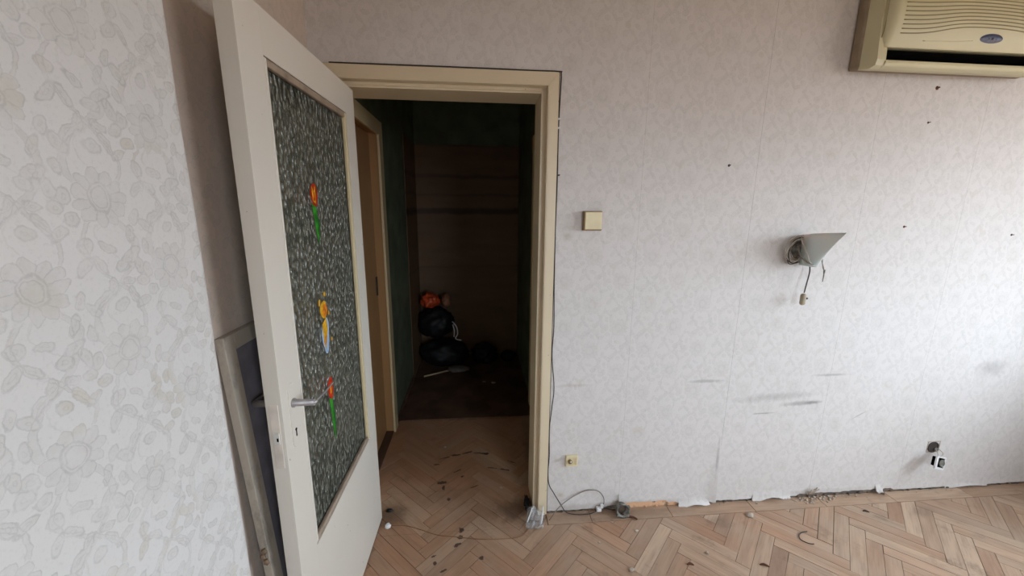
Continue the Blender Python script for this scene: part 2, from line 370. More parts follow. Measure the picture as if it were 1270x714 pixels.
def blob(bm, c, s, amp=.2, sc=4, sub=3, flat=None, seed=0):
    t = bmesh.new(); bmesh.ops.create_icosphere(t, subdivisions=sub, radius=1)
    for v in t.verts:
        d = v.co.normalized(); k = 1+amp*noise.noise(d*sc*.6+Vector((seed, seed*2.1, 0)))+amp*.4*noise.noise(d*sc*2+Vector((seed, 0, 5)))
        v.co = Vector((d.x*s[0]*k, d.y*s[1]*k, d.z*s[2]*k))+Vector(c)
        if flat is not None and v.co.z < flat: v.co.z = flat
    for f in t.faces: f.smooth = True
    join(bm, t)
RX = lambda a: Matrix.Rotation(a, 4, 'X'); RY = lambda a: Matrix.Rotation(a, 4, 'Y'); RZ = lambda a: Matrix.Rotation(a, 4, 'Z'); T = lambda *a: Matrix.Translation(a)

# ================================================================== SETTING
# ---- floor and parquet
bm = bmesh.new(); box(bm, -.85, XR+.25, YB-.25, 0, -.06, -.004); box(bm, -.85, .70, 0, 2.45, -.06, -.004); box(bm, .70, XR+.25, 0, .25, -.06, -.004)
floor = tag(link('floor', bm, M_SUB), 'worn oak herringbone parquet floor running from the room into the hall', 'floor', kind='structure')
def clip(poly, x0, x1, y0, y1):
    for ax, lim, sg in ((0, x0, 1), (0, x1, -1), (1, y0, 1), (1, y1, -1)):
        out = []
        for i in range(len(poly)):
            a, b = poly[i], poly[(i+1) % len(poly)]
            da, db = (a[ax]-lim)*sg, (b[ax]-lim)*sg
            if da >= 0: out.append(a)
            if (da >= 0) != (db >= 0):
                t = da/(da-db); out.append((a[0]+(b[0]-a[0])*t, a[1]+(b[1]-a[1])*t))
        poly = out
        if len(poly) < 3: return []
    ar = abs(sum(poly[i][0]*poly[(i+1) % len(poly)][1]-poly[(i+1) % len(poly)][0]*poly[i][1] for i in range(len(poly))))/2
    return poly if ar > 2e-5 else []
REG = [(-.64, XR, YB, -.080), (-.545, .335, -.080, .20), (-.59, .415, .20, .952)]
PIT, BW = .2355, .059; BL = PIT*math.sqrt(2); S2 = math.sqrt(2)
def block_geo(pieces, cx, cy, ang, tone, warm, dz, tl, store):
    ca, sa = math.cos(ang), math.sin(ang); ou, ov = random.random()*20, random.random()*20
    for poly in pieces:
        store.append((poly, (cx, cy, ca, sa, ou, ov), tone, warm, dz, tl))
def make_blocks(name, store, parent, kind=None):
    vs, fs, uvs, tn, wm = [], [], [], [], []
    for poly, (cx, cy, ca, sa, ou, ov), tone, warm, dz, tl in store:
        k = len(poly); b = len(vs)
        mx = sum(q[0] for q in poly)/k; my = sum(q[1] for q in poly)/k
        for (px, py) in poly:     # tiny joint all round, arris eased
            d = Vector((mx-px, my-py)); d = d.normalized()*.0006 if d.length > .002 else d*0
            vs.append((px+d.x, py+d.y, dz+tl*(px-cx)*ca+tl*.5*(py-cy)))
        for (px, py) in poly: vs.append((px, py, -.010))
        sg = sum(poly[i][0]*poly[(i+1) % k][1]-poly[(i+1) % k][0]*poly[i][1] for i in range(k))
        top = list(range(b, b+k)); top = top if sg > 0 else top[::-1]
        faces = [top]+[[b+i, b+k+i, b+k+(i+1) % k, b+(i+1) % k] if sg > 0 else [b+(i+1) % k, b+k+(i+1) % k, b+k+i, b+i] for i in range(k)]
        for f in faces:
            fs.append(f); tn.append(tone); wm.append(warm)
            for vi in f:
                X, Y = vs[vi][0]-cx, vs[vi][1]-cy
                uvs.append((X*ca+Y*sa+ou, -X*sa+Y*ca+ov))
    me = bpy.data.meshes.new(name); me.from_pydata(vs, [], fs)
    u = me.uv_layers.new(name='UVMap')
    for i, q in enumerate(uvs): u.data[i].uv = q
    a = me.attributes.new('tone', 'FLOAT', 'FACE'); a.data.foreach_set('value', tn)
    a = me.attributes.new('warm', 'FLOAT', 'FACE'); a.data.foreach_set('value', wm)
    me.materials.append(M_PARQ)
    o = bpy.data.objects.new(name, me); COL.objects.link(o); o.parent = parent
    if kind: o['kind'] = kind
    return o
rest = []; nblk = 0
for gap in range(-5, 13):
    minus = gap % 2 == 0
    cxx = .445+PIT*gap+PIT/2; cy0 = -.111-(BL-BW)/(2*S2)+(0 if minus else BW/S2)
    for j in range(-45, 18):
        cyy = cy0+j*BW*S2; ang = -PI/4 if minus else PI/4
        jl = random.uniform(.0008, .0022)*(1.6 if gap in (5, 6) and random.random() < .4 else 1)
        hw_, hl_ = BW/2-jl*.45, BL/2-jl*.5; ca, sa = math.cos(ang), math.sin(ang)
        poly = [(cxx+ca*a-sa*b, cyy+sa*a+ca*b) for a, b in ((-hl_, -hw_), (hl_, -hw_), (hl_, hw_), (-hl_, hw_))]
        pcs = [q for q in (clip(poly, *r) for r in REG) if q]
        if not pcs: continue
        tone = min(1, max(0, random.gauss(.44+.06*min(cxx, 2), .17))); warm = min(1, max(0, random.gauss(.72, .22)-.24*cxx))
        st = []; block_geo(pcs, cxx, cyy, ang, tone, warm, random.uniform(-.0008, .0006), random.uniform(-.004, .004), st)
        if cyy > -.80 and (cxx < 3.3):
            make_blocks('parquet_block', st, floor); nblk += 1
        else: rest += st
print('parquet blocks', nblk)
make_blocks('parquet_blocks_far', rest, floor, 'stuff')
xs = [.337, .56, .98, 1.43, 1.83, 2.24, 2.70, 3.10, XR]
for i in range(len(xs)-1):       # straight border boards against the wall
    st = []; block_geo([[(xs[i]+.0008, -.0785), (xs[i+1]-.0008, -.0785), (xs[i+1]-.0008, -.001), (xs[i]+.0008, -.001)]], (xs[i]+xs[i+1])/2, -.04, 0, random.uniform(.45, .8), random.uniform(.1, .4), random.uniform(0, .0008), 0, st)
    make_blocks('border_board', st, floor)
# hall floor beyond the parquet
bm = bmesh.new(); box(bm, -.60, .43, .955, 2.24, -.012, .002, .001); link('linoleum_floor', bm, M_HFLOOR, floor)['label'] = 'dark brown linoleum at the end of the hall'

# ---- walls
def W(name, boxes, mat, label, bev=0):
    bm = bmesh.new()
    for b in boxes: box(bm, *b, bev)
    return tag(link(name, bm, mat), label, 'wall', kind='structure')
OX0, OX1, OZ = -.565, .297, 2.021        # rough opening inside the casing
wall_back = W('wall_back', [(-.75, OX0, .002, .20, -.004, ZC), (OX1, XR, .002, .20, -.004, ZC), (OX0, OX1, .002, .20, OZ, ZC)], M_PLAST,
              'far wall of the room with faded grey floral wallpaper and the open doorway')
wall_left = W('wall_left', [(-.75, -.640, -1.05, .002, -.004, ZC)], M_PLAST, 'recessed left wall behind the open door, papered in faded florals')
W('wall_right', [(XR, XR+.2, YB, .2, 0, WZ0), (XR, XR+.2, YB, .2, WZ1, ZC), (XR, XR+.2, YB, WY0, WZ0, WZ1), (XR, XR+.2, WY1, .2, WZ0, WZ1)],
  M_WPP, 'right wall holding the window, outside the photograph')
W('wall_front', [(-.8, FX0, YB-.2, YB, -.004, ZC), (FX1, XR+.2, YB-.2, YB, -.004, ZC), (FX0, FX1, YB-.2, YB, -.004, FZ0), (FX0, FX1, YB-.2, YB, FZ1, ZC)], M_WP, 'wall behind the camera, outside the photograph')
bm = bmesh.new(); box(bm, -.8, XR+.2, YB-.2, .2, ZC, ZC+.1); box(bm, -.8, .60, .2, 2.40, ZC+.02, ZC+.1)
tag(link('ceiling', bm, M_CEIL), 'plain off-white ceiling above the room', 'ceiling', kind='structure')
# pier: near part of the left wall, its corner rounded
bm = bmesh.new(); yp = -.835; rr = .022; xp = -.56
pts = [(xp, YB, 0)]+[(xp-rr+rr*math.cos(a), yp-rr+rr*math.sin(a), 0) for a in [i*PI/2/10 for i in range(11)]]+[(-.75, yp, 0), (-.75, YB, 0)]
zs = [ZC*i/40 for i in range(41)]
ring = []
for z in zs:
    wv = .0025*noise.noise(Vector((0, 0, z*3.1)))
    ring.append([bm.verts.new((q[0]+wv*(1 if q[0] > -.6 else 0), q[1]+(.004*noise.noise(Vector((4, 0, z*2.3))) if i < 12 and i > 0 else 0), z)) for i, q in enumerate(pts)])
k = len(pts)
for i in range(len(zs)-1):
    for j in range(k):
        f = bm.faces.new((ring[i][j], ring[i][(j+1) % k], ring[i+1][(j+1) % k], ring[i+1][j])); f.smooth = j < 12
bm.faces.new(ring[0]); bm.faces.new(ring[-1][::-1])
tag(link('wall_pier', bm, M_WPP), 'projecting left wall in the foreground, pale floral wallpaper, rounded corner', 'wall', kind='structure')

# ---- wallpaper strips on the back wall (real sheets, torn along the bottom)
def bottom(x):
    b = .012+.004*noise.noise(Vector((x*40, 0, 0)))
    if .66 < x < 1.03: b = .034+.010*noise.noise(Vector((x*28, 3, 0)))-(.012 if x > .99 else 0)+(.0 if x > .75 else (x-.75)*.15)
    if 1.03 <= x < 1.10: b = .012
    if 1.72 < x < 2.30: b = .022+.009*noise.noise(Vector((x*60, 9, 0)))
    return b
def strip(x0, x1, zb, zt, name='wallpaper_strip', parent=None, lab=None):
    bm = bmesh.new(); nx = max(4, int((x1-x0)/.018)); zz = [0, .006, .015, .03, .06, .10, .16, .24, .34]
    rows = []
    for jz in range(len(zz)+10):
        row = []
        for i in range(nx+1):
            x = x0+(x1-x0)*i/nx
            b = bottom(x) if zb == 0 else zb
            z = b+zz[jz] if jz < len(zz) else b+.34+(zt-b-.34)*(jz-len(zz)+1)/10
            z = min(z, zt)
            y = -.0006-.0007*(noise.noise(Vector((x*6, z*5, 1)))+.6)
            if zb == 0:
                h = z-b
                y -= .004*math.exp(-h/.03)*(.6+noise.noise(Vector((x*9, 2, 0))))            # bottom edge lifting
                if x0 < .8 and x > 1.19: y -= .016*math.exp(-((x-1.247)/.03)**2)*max(0, 1-z/.30)   # lifted seam fold
            row.append(bm.verts.new((x, min(y, -.0003), z)))
        rows.append(row)
    for a in range(len(rows)-1):
        for i in range(nx):
            f = bm.faces.new((rows[a][i], rows[a][i+1], rows[a+1][i+1], rows[a+1][i])); f.smooth = True
    o = link(name, bm, M_WP, parent); return o
for a, b, zb, zt in ((-.640, -.608, 0, ZC), (-.608, -.34, 2.0735, ZC), (-.34, .191, 2.0735, ZC), (.191, .344, 2.0735, ZC), (.344, .7189, 0, ZC), (.7195, 1.2462, 0, ZC),
                     (1.2469, 1.7895, 0, ZC), (1.7901, 2.3194, 0, ZC), (2.3199, 2.8504, 0, ZC), (2.8507, XR, 0, ZC)):
    strip(a, b, zb, zt, parent=wall_back)
bm = bmesh.new()
for (a, b) in ((-1.05, -.531), (-.530, .0)):
    v = [bm.verts.new(q) for q in ((-.6385, a, .01), (-.6385, b, .01), (-.6385, b, ZC), (-.6385, a, ZC))]; bm.faces.new(v)
    link('wallpaper_strip', bm, M_WPL, wall_left); bm = bmesh.new()
bm.free()
# torn flaps of paper at the wall foot
def flap(pts, curl, label):
    bm = bmesh.new(); n_ = 8; rows = []
    (x0, z0), (x1, z1), h = pts
    for i in range(n_+1):
        t = i/n_; y = -.002-curl*t*t
        rows.append([bm.verts.new((x0+(x1-x0)*s+.004*math.sin(i*1.7+s*9)*t, y-.004*math.sin(s*PI)*t, (z0+(z1-z0)*s)-h*t*(1+.25*math.sin(s*7+1)))) for s in [q/6 for q in range(7)]])
    for i in range(n_):
        for j in range(6):
            f = bm.faces.new((rows[i][j], rows[i][j+1], rows[i+1][j+1], rows[i+1][j])); f.smooth = True
    o = link('paper_flap', bm, M_WP, wall_back); o['label'] = label; return o
flap(((1.045, .040), (1.215, .040), .036), .018, 'torn wallpaper flap hanging to the floor')
flap(((1.46, .062), (1.68, .056), .052), .009, 'loose lower edge of wallpaper standing off the wall')
flap(((2.18, .060), (2.23, .040), .036), .022, 'small curled tear of wallpaper')
flap(((2.62, .030), (2.90, .030), .022), .004, 'loose lower edge of wallpaper near the right')
# orange plaster band and rubble crust at the foot of the wall
bm = bmesh.new()
for i in range(46):
    x = .36+i*.062+random.uniform(-.02, .02); s = random.uniform(.003, .009)*(0.5 if .66 < x < 1.04 else 1)
    blob(bm, (x, -.004, .004+s*.3), (s*1.8, .005, s*.7), .5, 5, 1, seed=i)
link('crumbled_plaster_edge', bm, M_PLAST, wall_back)['kind'] = 'stuff'

# ---- hall walls
W('wall_hall_left', [(-.75, -.590, .20, .30, -.004, ZC+.02), (-.75, -.590, .30, .85, 2.00, ZC+.02), (-.75, -.590, .85, 2.26, -.004, ZC+.02), (-.75, -.69, .30, .85, -.004, 2.0)], M_GREEN, 'green painted left wall of the dark hall')
W('wall_hall_right', [(.420, .55, .20, 2.26, -.004, ZC+.02)], M_GREEN, 'green painted right wall of the dark hall')
W('wall_hall_back', [(-.75, .55, 2.26, 2.36, -.004, ZC+.02)], M_GREEN, 'dark green end wall of the hall above the brown boarding')
bm = bmesh.new(); box(bm, -.588, .417, 2.232, 2.258, .0, 2.12, .002); box(bm, -.589, -.584, 1.66, 2.232, 0, 2.12, .001)
tag(link('trim_3', bm, M_BROWN), 'stained brown boarding lining the end of the hall', 'panelling', kind='structure')
# skirting dirt strip on the hall left
bm = bmesh.new(); box(bm, -.590, -.578, .905, 1.655, .002, .045, .002); tag(link('baseboard_hall_left', bm, M_HFLOOR), 'low brown skirting along the green hall wall', 'skirting', kind='structure')

# ---- door casing of the room door
case = empty('trim_1', (-.12, 0, 0), 'cream painted door casing around the open doorway', 'door frame', kind='structure')
def part(name, boxes, mat, parent, bev=.002):
    bm = bmesh.new()
    for b in boxes: box(bm, *b, bev)
    return link(name, bm, mat, parent)
zt = 2.070
bm = bmesh.new(); prism(bm, [(.297, -.012, 0), (.297, -.012, 2.021), (.339, -.012, zt), (.339, -.012, 0)], (0, .012, 0)); bmesh.ops.bevel(bm, geom=bm.edges[:], offset=.0018, segments=2, affect='EDGES'); link('casing_board', bm, M_CASE, case)
bm = bmesh.new(); prism(bm, [(-.562, -.012, 0), (-.562, -.012, 2.021), (-.603, -.012, zt), (-.603, -.012, 0)], (0, .012, 0)); bmesh.ops.bevel(bm, geom=bm.edges[:], offset=.0018, segments=2, affect='EDGES'); link('casing_board', bm, M_CASE, case)
bm = bmesh.new(); prism(bm, [(-.562, -.012, 2.021), (.297, -.012, 2.021), (.339, -.012, zt), (-.603, -.012, zt)], (0, .012, 0)); bmesh.ops.bevel(bm, geom=bm.edges[:], offset=.0018, segments=2, affect='EDGES'); link('casing_board', bm, M_CASE, case)
part('jamb', [(.273, .297, .030, .200, 0, 2.021)], M_CASE, case); part('jamb', [(-.566, -.546, .030, .200, 0, 2.021)], M_CASE, case)
part('jamb_rebate', [(.294, .299, -.010, .032, 0, 2.021)], M_CASE, case, .001); part('jamb_rebate', [(-.565, -.560, -.010, .032, 0, 2.021)], M_CASE, case, .001)
part('head_jamb', [(-.546, .273, .030, .200, 1.999, 2.021)], M_CASE, case); part('head_rebate', [(-.560, .294, -.010, .032, 2.019, 2.024)], M_CASE, case, .001)
# shallow groove strip on the head and jamb stop
part('stop_bead', [(-.546, .273, .024, .031, 2.006, 2.019)], M_CASE, case, .002)
# hall side casing on the right
t2 = empty('trim_2', (.41, 1.18, 0), 'narrow cream casing strip of a side doorway on the right of the hall', 'door frame', kind='structure')
part('casing_board', [(.398, .420, 1.10, 1.16, .002, 2.03)], M_HCASE, t2)
part('hinge', [(.392, .399, 1.128, 1.150, 1.93, 2.02)], M_BDOOR, t2, .001)

# ---- side doorway on the left of the hall
d2 = empty('door_2', (-.6, .575, 0), 'closed brown side door in a cream casing on the left of the hall', 'door', kind='structure')
part('casing_board', [(-.590, -.575, .805, .890, 0, 2.037)], M_HCASE, d2); part('casing_board', [(-.590, -.575, .215, .30, 0, 2.037)], M_HCASE, d2)
part('casing_board', [(-.590, -.575, .30, .805, 1.955, 2.037)], M_HCASE, d2)
part('jamb', [(-.655, -.588, .815, .850, 0, 1.99)], M_BDOOR, d2); part('jamb', [(-.655, -.588, .30, .335, 0, 1.99)], M_BDOOR, d2); part('head_jamb', [(-.655, -.588, .335, .815, 1.965, 1.999)], M_BDOOR, d2)
part('threshold', [(-.66, -.5905, .30, .85, -.01, .004)], M_HFLOOR, d2)
part('door_panel', [(-.675, -.640, .335, .815, .006, 1.963)], M_BDOOR, d2)
o = part('latch_plate', [(-.640, -.634, .775, .800, .98, 1.10)], M_CABD, d2, .001); o['label'] = 'dark metal latch plate'

# ================================================================== THE OPEN DOOR
HX, HY, ANG = -.4881, .0274, math.radians(.8767)
door = empty('door_1', (HX, HY, 0), 'open cream glazed door with floral stickers and lever handle', 'door', kind='structure')
door.rotation_euler = (0, 0, 0)
D = Matrix(((-math.cos(ANG)*-1, -math.sin(ANG), 0, HX), (-math.sin(ANG), -math.cos(ANG), 0, HY), (0, 0, 1, 0), (0, 0, 0, 1)))
# local frame: X = out of the visible face, Y = from hinge towards the free edge, Z up
D = Matrix(((math.cos(ANG), -math.sin(ANG), 0, HX), (-math.sin(ANG), -math.cos(ANG), 0, HY), (0, 0, 1, 0), (0, 0, 0, 1)))
TH = .0393; DW = .7653; DZ0, DZ1 = .008, 1.9856; U0, U1, V0, V1 = .0953, .6625, .512, 1.8796
def dlink(name, bm, mat, parent=door, smooth=False):
    bmesh.ops.transform(bm, matrix=D, verts=bm.verts); return link(name, bm, mat, parent, smooth)
def dbox(name, boxes, mat, parent=door, bev=.0015):
    bm = bmesh.new()
    for b in boxes: box(bm, *b, bev)
    return dlink(name, bm, mat, parent)
dbox('stile', [(-TH, 0, 0, U0, DZ0, DZ1)], M_DOOR, bev=.0004); dbox('stile', [(-TH, 0, U1, DW, DZ0, DZ1)], M_DOOR, bev=.0006)
dbox('top_rail', [(-TH, 0, U0-.0002, U1+.0002, V1, DZ1)], M_DOOR, bev=.0003); dbox('bottom_rail', [(-TH, 0, U0-.0002, U1+.0002, DZ0, V0)], M_DOOR, bev=.0003)
bd = .020
def bead(y0, y1, z0, z1, front, mat=None):
    x0, x1 = ((-.014, -.0015) if front else (-TH+.0015, -TH+.014)); dbox('glazing_bead', [(x0, x1, y0, y1, z0, z1)], mat or M_BEAD, bev=.003)
for fr in (True, False):
    bead(U0+.004, U0+bd, V0+.001, V1-.001, fr, M_HCASE); bead(U1-bd+.003, U1-.005, V0+.001, V1-.001, fr, M_DOOR if fr else None)
    bead(U0+bd, U1-bd+.003, V0+.001, V0+bd, fr); bead(U0+bd, U1-bd+.003, V1-bd, V1-.001, fr)
g = dbox('glass_pane', [(-.022, -.017, U0+.004, U1-.004, V0+.004, V1-.004)], M_GLASS, bev=0); g['label'] = 'patterned obscured glass'
# thin flat stickers on the glass
def flat(name, polys, parent, label=None, off=0.0):
    root = None
    for nm, pts, mat in polys:
        bm = bmesh.new(); lay = off+.0003*(polys.index((nm, pts, mat)))
        prism(bm, [(-.0168+lay, y, z) for y, z in pts], (.0006, 0, 0))
        o = dlink(nm, bm, mat, parent if root is None else root)
        if root is None: root = o
    if label: root['label'] = label
    return root
def ellp(cy, cz, a, b, rot=0, k=16, w=0):
    out = []
    for i in range(k):
        t = 2*PI*i/k; q = 1+w*math.sin(3*t+1); x, z = a*q*math.cos(t), b*q*math.sin(t)
        out.append((cy+x*math.cos(rot)-z*math.sin(rot), cz+x*math.sin(rot)+z*math.cos(rot)))
    return out
def P2(y, z): return (HY-y, z)
yy = lambda y: HY-y   # world y to local along-door coordinate
def tulip(y, zt, zs, zb, w, lab, mir=1):
    h = (zt-zs)/2; c = yy(y)
    flat('sticker', [('sticker', ellp(c, zs+h, w, h, 0, 18, .06), (M_DRED if zt > 1.2 else M_RED)),
                     ('petal', [(c-.3*w, zs+.2*h), (c+.5*w, zs+.5*h), (c+.55*w, zs+1.7*h), (c+.1*w, zs+1.25*h), (c-.35*w, zs+1.8*h)], M_YEL if zt > 1.2 else M_RED),
                     ('petal', [(c-.2*w, zs+.5*h), (c+.3*w, zs+.5*h), (c+.15*w, zs+1.2*h), (c-.1*w, zs+1.3*h)], M_RED if zt > 1.2 else M_YEL),
                     ('leaf', [(c-.16*w*mir, zs), (c-.5*w*mir, zs-.30*(zs-zb)), (c-.85*w*mir, zs-.5*(zs-zb)), (c-.80*w*mir, zb+.08), (c-.2*w*mir, zb), (c-.1*w, zb+.05), (c+.05*w, zs-.3*(zs-zb)), (c+.05*w, zs)], M_DLEAF),
                     ('leaf', [(c+.1*w*mir, zs), (c-.1*w, zs), (c-.30*w, zb+.04), (c-.1*w, zb+.005), (c+.4*w*mir, zb+.05), (c+.55*w*mir, zs-.35*(zs-zb)), (c+.95*w*mir, zs+.01)], M_LEAF)], door, lab)
tulip(-.385, 1.603, 1.530, 1.405, .027, 'red and yellow tulip sticker with green leaves, uppermost on the glass')
tulip(-.395, .955, .875, .715, .022, 'orange red tulip sticker with green leaf, lowest on the glass', 1)
c0 = yy(-.395)
flat('sticker', [('sticker', ellp(c0-.002, 1.105, .028, .058, .1, 20, .14), M_SKY), ('figure', ellp(c0, 1.195, .026, .030, 0, 16, .08), M_YEL), ('figure', ellp(c0-.010, 1.190, .018, .022, 0), plain('sticker_orange', c4(222, 128, 40), .35, 0, .3, 80, 0)),
                 ('figure', [(c0+.020, 1.15), (c0-.012, 1.165), (c0-.018, 1.12), (c0-.002, 1.085), (c0+.010, 1.06), (c0+.018, 1.09)], M_YEL),
                 ('figure', ellp(c0+.006, 1.092, .010, .018, .4), plain('sticker_ochre', c4(206, 140, 60), .35, 0, .2, 80, 0)), ('speck', ellp(c0+.030, 1.225, .006, .012, .4), M_YEL), ('speck', ellp(c0-.014, 1.245, .008, .008), M_YEL), ('speck', ellp(c0-.036, 1.175, .005, .008), M_YEL), ('speck', ellp(c0-.042, 1.08, .005, .007), M_YEL)],
     door, 'orange-haired little figure sticker on pale blue, in the middle of the glass')
# handle, plates, lock
LY, LZ = .712, 1.013
def plate(front):
    bm = bmesh.new(); k = 10; x = 0.0 if front else -TH-.002
    y0, y1, z0, z1 = LY-.019, LY+.019, .885, 1.070; r = .0189; cy = (y0+y1)/2
    pts = [(x, y0, z0+r*.2), (x, y1, z0+r*.2)]
    pts = [(x, cy+r*math.cos(a), z1-r+r*math.sin(a)) for a in [PI*i/k for i in range(k+1)]]+[(x, cy-r*math.cos(a), z0+r-r*math.sin(a)) for a in [PI*i/k for i in range(k+1)]]
    prism(bm, pts, (.002, 0, 0)); bmesh.ops.bevel(bm, geom=bm.edges[:], offset=.0006, segments=1, affect='EDGES')
    o = dlink('handle_plate', bm, M_DOOR)
    s = 1 if front else -1; xo = .002 if front else -TH-.002
    bm = bmesh.new()
    lathe(bm, [(.0125, 0), (.0125, .004), (.0095, .008), (.0085, .056)], 18, T(xo, LY, LZ) @ RY(s*PI/2))
    tube(bm, [(xo+s*.050, LY, LZ), (xo+s*.058, LY-.001, LZ+.001), (xo+s*.060, LY-.012, LZ+.003), (xo+s*.059, LY-.070, LZ-.001), (xo+s*.056, LY-.125, LZ-.004)], lambda t: .0082-.0055*min(1, t*2.2), 12, 8)
    h = dlink('lever', bm, M_METAL, o); h['label'] = 'dull grey aluminium lever handle'
    bm = bmesh.new(); lathe(bm, [(.0042, 0), (.0042, .0012)], 14, T(xo+(0 if front else -.0012), LY, .935) @ RY(PI/2)); box(bm, xo-(0 if front else .0012), xo+(.0012 if front else 0), LY-.0022, LY+.0022, .915, .934)
    dlink('keyhole', bm, M_BLACK, o)
    bm = bmesh.new(); lathe(bm, [(.0035, -.001), (.003, .0012)], 10, T(xo, LY, 1.058) @ RY(PI/2)); dlink('screw', bm, M_DOOR, o)
plate(True); plate(False)
dbox('lock_plate', [(-TH+.008, -.009, DW-.001, DW+.0012, .855, 1.035)], plain('painted_lock_plate', c4(218, 208, 196), .45), bev=.001)
lt = dbox('latch_bolt', [(-TH+.012, -.013, DW, DW+.004, .925, .957)], M_STEEL, bev=.001); lt['label'] = 'bare steel latch bolt'
dbox('latch_slot', [(-TH+.020, -.015, DW+.003, DW+.0046, .934, .944)], M_BLACK, bev=.0005)

# ================================================================== LEANING SASH behind the door
sash = empty('leaning_window_sash', (-.56, -.48, 0), 'old paint-worn wooden frame with grey board, leaning on the left wall behind the door', 'frame')
LS = math.atan(.058)
S = T(-.548, -.735, .003) @ RY(-LS)
SH, SWD, ST = 1.212, .52, .021
def sbox(name, b, mat, bev=.0015):
    bm = bmesh.new(); box(bm, *b, bev); 
    for v in bm.verts: v.co += Vector((0, 0, .0))
    bmesh.ops.transform(bm, matrix=S, verts=bm.verts); return link(name, bm, mat, sash)
sbox('stile', (-ST, 0, 0, .042, 0, SH), M_OLDW); sbox('stile', (-ST, 0, SWD-.042, SWD, 0, SH), M_OLDW)
sbox('top_rail', (-ST, 0, .042, SWD-.042, SH-.042, SH), M_OLDW); sbox('bottom_rail', (-ST, 0, .042, SWD-.042, 0, .05), M_OLDW)
sbox('backing_board', (-ST+.003, -.008, .042, SWD-.042, .22, SH-.042), M_BOARD, .0005)
bm = bmesh.new(); 
for q in ((-.008, -.003, .60), (-.012, -.006, .585), (-.007, -.004, .566)): blob(bm, q, (.008, .005, .009), .4, 4, 2, seed=q[2])
bmesh.ops.transform(bm, matrix=S, verts=bm.verts); link('hinge_stub', bm, plain('old_hinge', c4(132, 110, 88), .7, .2), sash)['label'] = 'worn broken hinge stub'

# ================================================================== WALL FITTINGS
# light switch
sw = empty('light_switch', (.50, 0, 1.48), 'square ivory light switch on the wall right of the doorway', 'switch')
part('switch_body', [(.462, .545, -.022, -.001, 1.438, 1.522)], M_IVD, sw, .003); part('rocker', [(.466, .541, -.031, -.021, 1.443, 1.518)], M_SWITCH, sw, .003)
# telephone socket low on the wall
so = empty('phone_socket', (.455, 0, .30), 'small ivory telephone socket low on the wall beside the casing', 'socket')
part('socket_base', [(.428, .490, -.012, -.001, .270, .330)], M_SWITCH, so, .003); part('socket_rim', [(.430, .488, -.016, -.012, .318, .328), (.430, .488, -.016, -.012, .272, .280), (.478, .488, -.016, -.012, .280, .318)], M_SWITCH, so, .002)
bm = bmesh.new(); lathe(bm, [(.011, 0), (.011, .008), (.007, .012)], 16, T(.450, -.012, .300) @ RX(PI/2)); link('socket_knob', bm, M_IVD, so, True)
bm = bmesh.new(); lathe(bm, [(.004, 0), (.003, .003)], 10, T(.452, -.024, .304) @ RX(PI/2)); link('screw', bm, M_WHITEP, so)
# wall nails and holes
for (x, z, r, mat, nm, lab) in ((2.049, 2.071, .009, M_RUST, 'screw_hole', 'rusty brown plug hole just below the air conditioner'), (2.041, 1.926, .005, M_CABD, 'nail', 'dark nail below the rusty plug hole'), (1.113, 1.724, .006, M_CABD, 'nail', 'dark nail high between the switch and the lamp'),
                                (2.029, 1.46, .006, M_RUST, 'nail', 'brown nail right of the wall lamp'), (2.622, 1.423, .006, M_CABD, 'nail', 'dark nail near the right edge of the wall'), (.351, 1.671, .004, M_CABD, 'nail', 'small nail beside the casing')):
    bm = bmesh.new(); lathe(bm, [(r, -.004), (r, .001), (r*.6, .003)], 10, T(x, 0, z) @ RX(PI/2))
    tube(bm, [(x, -.001, z), (x+.002, -.010, z+.001)], r*.35, 6, 0)
    tag(link(nm, bm, mat), lab, 'nail' if nm == 'nail' else 'hole')
# open outlet box with a dangling socket
ob = empty('outlet_box', (2.49, 0, .268), 'open square wall box with black hole, right end of the wall', 'outlet')
part('box_frame', [(2.447, 2.452, -.003, 0, .235, .302), (2.518, 2.524, -.003, 0, .235, .302), (2.452, 2.518, -.003, 0, .297, .302), (2.452, 2.518, -.003, 0, .235, .239)], M_CRUMB, ob, .001)
bm = bmesh.new(); lathe(bm, [(.029, 0), (.029, .0015)], 24, T(2.480, -.0012, .268) @ RX(PI/2)); link('box_hole', bm, M_BLACK, ob)
bm = bmesh.new(); lathe(bm, [(.032, 0), (.032, .004), (.027, .004), (.027, .002)], 24, T(2.482, -.002, .267) @ RX(PI/2)); link('box_rim', bm, M_CABD, ob)
bm = bmesh.new(); blob(bm, (2.500, -.006, .253), (.014, .008, .011), .4, 4, 2, seed=3); link('terminal', bm, M_ZINC, ob)
hs = empty('hanging_socket', (2.45, -.06, .21), 'white socket hanging by its wires below the open wall box', 'socket')
A = T(2.448, -.060, .216) @ RZ(.12) @ RX(-.15) @ RY(.28)
def abox(name, bs, mat, bev=.002):
    bm = bmesh.new()
    for b in bs: box(bm, *b, bev)
    bmesh.ops.transform(bm, matrix=A, verts=bm.verts); return link(name, bm, mat, hs)
abox('cover_plate', [(-.034, -.020, -.014, -.006, -.034, .034), (.026, .034, -.014, -.006, -.034, .034), (-.020, .026, -.014, -.006, -.034, -.024), (-.020, .026, -.014, -.006, .028, .034)], M_WHITEP)
abox('socket_insert', [(-.019, .025, -.012, .016, -.023, .027)], M_BLACK, .004)
bm = bmesh.new(); lathe(bm, [(.019, 0), (.019, .004), (.014, .004), (.013, .001)], 20, T(.006, -.013, .002) @ RX(PI/2)); bmesh.ops.transform(bm, matrix=A, verts=bm.verts); link('metal_ring', bm, M_ZINC, hs)
